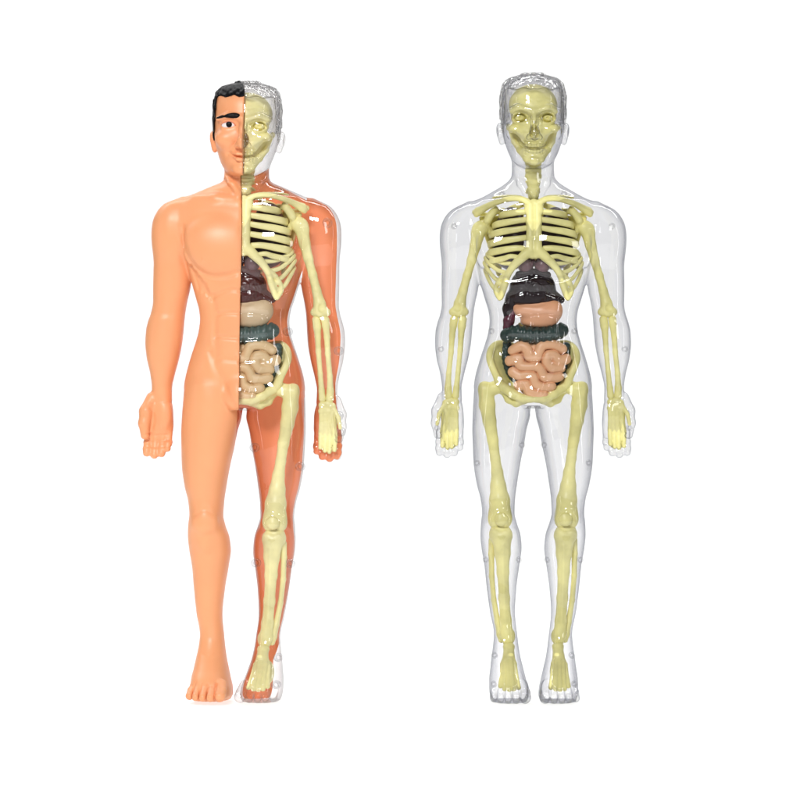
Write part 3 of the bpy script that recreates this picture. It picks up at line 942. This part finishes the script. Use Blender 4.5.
# painted eye and brow, on the skinned side (x < 0)
def eye(parent):
    g = Grid(-26, -2, -48, -26, 110, 130, 0.4)
    fd = BODY.front(-14.5, 119.6)
    g.ell((-14.6, 119.8, fd + 1.6), (6.6, 3.0, 2.3), 0.5, rot=4)
    V, Q = g.mesh(); e = link('eye', V, Q, M['white'], parent)
    g = Grid(-24, -6, -50, -26, 112, 128, 0.3)
    g.ell((-14.0, 119.2, fd - 0.2), (3.0, 3.0, 1.0), 0.3)
    V, Q = g.mesh(); link('pupil', V, Q, M['black'], e)
    g = Grid(-26, -2, -48, -26, 110, 130, 0.35)
    pts = [(x, y, BODY.front(x, y) + .1, .7) for x, y in ((-21.5, 119.5), (-18.5, 117.2), (-14.5, 116.3), (-10.5, 117.2), (-7.8, 120))]
    g.chain(pts, .4, spl=5)
    V, Q = g.mesh(); link('eyelid', V, Q, M['lip'], e)
def brow(parent):
    g = Grid(-34, 0, -50, -16, 102, 120, 0.45)
    pts = []
    for x, y, r in ((-26.4, 112.6, .8), (-21, 111.4, 1.5), (-15, 110.6, 2.0), (-9.5, 110.4, 2.8), (-5.6, 110.8, 2.5)):
        pts.append((x, y, BODY.front(x, y) + r * .55, r))
    g.chain(pts, .5, spl=5)
    V, Q = g.mesh(); link('eyebrow', V, Q, M['black'], parent)
eye(skin); brow(skin)
# clear front half
x, d, y = SHV[:, 0], SHV[:, 1], Z0 - SHV[:, 2]
isarm, ca, cl = leg_arm_centre(x, y)
part_d = 7.0 + np.where(isarm, (x - ca) * np.interp(y, [390, 425], [0.6, 0.22]), np.where(y > 395, (x - cl) * 0.42, (x - 20) * 0.14))
part_d = np.where(isarm, part_d - 7 + np.interp(y, [380, 400, 430, 456], [7, 2.5, 0.5, -9]), part_d)
part_d = part_d + np.clip((y - 640) / 20, 0, 1) * (x - 16) * 0.9
rear = np.maximum(part_d - d, 166 - (x - 8) * 0.5 - y)
V, Q = clip(SHV, SHQ, np.maximum(0.4 - cutval(x, d), -rear))
shell1 = link('clear_front_shell', V, Q, M['clear1'], f1)
V, Q = clip(SHV, SHQ, np.maximum(0.4 - cutval(x, d), rear))
SK.F = np.maximum(HF, 0.4 - CUT)
hv, hq = SK.mesh()
link('hair', hv, hq, M['clearhair'], shell1)['label'] = 'ridged clear hair'
back = link('back_shell', V, Q, M['back'], f1)
back['label'] = 'orange back half-shell seen from inside'
skeleton(f1, M['bone'], True)
both('lung', *bone_mesh(lung_grid()), M['lung'], f1, (1,))
organ('heart', lobe_grid(), M['lobe'], f1, True)
organ('liver', liver_grid(), M['liver'], f1, True)
organ('stomach', stomach_grid(), M['stom1'], f1, True)
organ('transverse_colon', colon_grid(), M['colon1'], f1, True)
organ('descending_colon', descending_grid(), M['colon1'], f1, True)
organ('small_intestine', gut_grid(), M['gut1'], f1, True)
for p in PEGS:
    peg(shell1, *p, 4.0)
f1.location = ((239.0 - 400) * S, 0, 0)
f1.rotation_euler = (0, R(0.95), R(YAW))

# ---- the all-clear figure
WARP = None
f2 = root('anatomy_figure', (0, 0, 0), 'fully transparent toy anatomy figure showing its yellow skeleton and coloured organs')
shell2 = link('clear_shell', SHV, SHQ, M['clear'], f2)
SK.F = HF
hv, hq = SK.mesh()
link('hair', hv, hq, M['clearhair'], shell2)
skeleton(f2, M['bone2'], False)
both('lung', *bone_mesh(lung_grid()), M['lung'], f2, (1, -1))
organ('heart', lobe_grid(), M['lobe'], f2, False)
organ('liver', liver_grid(), M['liver2'], f2, False)
organ('gall_bladder', gall_grid(), M['gall'], f2, False)
organ('stomach', stomach_grid(), M['stom2'], f2, False)
organ('transverse_colon', colon_grid(), M['colon'], f2, False)
organ('descending_colon', descending_grid(), M['colon'], f2, False)
organ('small_intestine', gut_grid(), M['gut2'], f2, False)
for p in PEGS:
    peg(shell2, *p, 2.6)
    peg(shell2, -p[0], *p[1:], 2.6)
f2.location = ((533 - 400) * S, 0, 0)

# ------------------------------------------------------------------ white sweep the figures stand on
def backdrop():
    n, rad, W = 24, 0.35, 0.75
    prof = [(-0.85, 0.0), (0.35, 0.0)]
    for i in range(1, n + 1):
        a = (math.pi / 2) * i / n
        prof.append((0.35 + rad * math.sin(a), rad - rad * math.cos(a)))
    prof.append((0.70, 1.0))
    V, Q = [], []
    for yy, zz in prof:
        V += [(-W, yy, zz - 0.0004), (W, yy, zz - 0.0004)]
    for i in range(len(prof) - 1):
        Q.append((2 * i, 2 * i + 1, 2 * i + 3, 2 * i + 2))
    me = bpy.data.meshes.new('backdrop'); me.from_pydata(V, [], Q)
    me.polygons.foreach_set('use_smooth', [True] * len(me.polygons))
    m = plastic('white_paper', (0.90, 0.90, 0.90), 0.8, 0.005, 5, 0.01, 300, spec=0.1)
    let_light_through(m, (0.92, 0.92, 0.92), 0.45)
    me.materials.append(m)
    o = bpy.data.objects.new('backdrop', me); COL.objects.link(o)
    o['kind'] = 'structure'
backdrop()   # translucent, so an added lamp underneath washes out contact shadows

# ------------------------------------------------------------------ lamps, world, camera
def area(name, loc, target, size, power, sy=None, col=(1, 1, 1)):
    l = bpy.data.lights.new(name, 'AREA'); l.shape = 'RECTANGLE'; l.size = size; l.size_y = sy or size
    l.energy = power; l.color = col
    o = bpy.data.objects.new(name, l); COL.objects.link(o)
    from mathutils import Vector
    o.location = loc
    o.rotation_euler = (Vector(target) - Vector(loc)).to_track_quat('-Z', 'Y').to_euler()
    return o
area('key_softbox', (-0.36, -1.42, 0.98), (0, 0, 0.22), 0.36, 21, 0.3)
area('fill_softbox', (0.75, -1.4, 0.55), (0, 0, 0.16), 0.3, 4.0, 0.45)
area('strip_softbox', (-0.95, -0.35, 0.25), (-0.08, 0, 0.2), 0.04, 0.7, 0.8)
area('strip_softbox', (0.95, -0.35, 0.25), (0.07, 0, 0.2), 0.04, 0.8, 0.8)
area('backdrop_softbox', (0, 0.28, 0.85), (0, 0.70, 0.22), 1.7, 14, 0.2)
area('underfloor_fill', (0, -0.12, -0.5), (0, -0.12, 0.0), 1.4, 13.5, 1.4)  # unseen fill added below the floor to wash out contact shadows

w = bpy.data.worlds.new('World'); SC.world = w; w.use_nodes = True
w.node_tree.nodes['Background'].inputs['Color'].default_value = (1, 1, 1, 1)
w.node_tree.nodes['Background'].inputs['Strength'].default_value = 0.07

cam = bpy.data.cameras.new('camera'); co = bpy.data.objects.new('camera', cam); COL.objects.link(co)
D = 2.0
co.location = (0, -D, 300 * S); co.rotation_euler = (R(90), 0, 0)
cam.sensor_width = 36; cam.lens = 36 * D / (800 * S)
cam.clip_end = 50; cam.clip_start = 0.05
SC.camera = co
SC.view_settings.view_transform = 'Standard'; SC.view_settings.look = 'None'
SC.view_settings.exposure = 0; SC.view_settings.gamma = 1
SC.cycles.transparent_max_bounces = 32
SC.cycles.max_bounces = 10
SC.cycles.use_denoising = True
SC.cycles.caustics_reflective = False
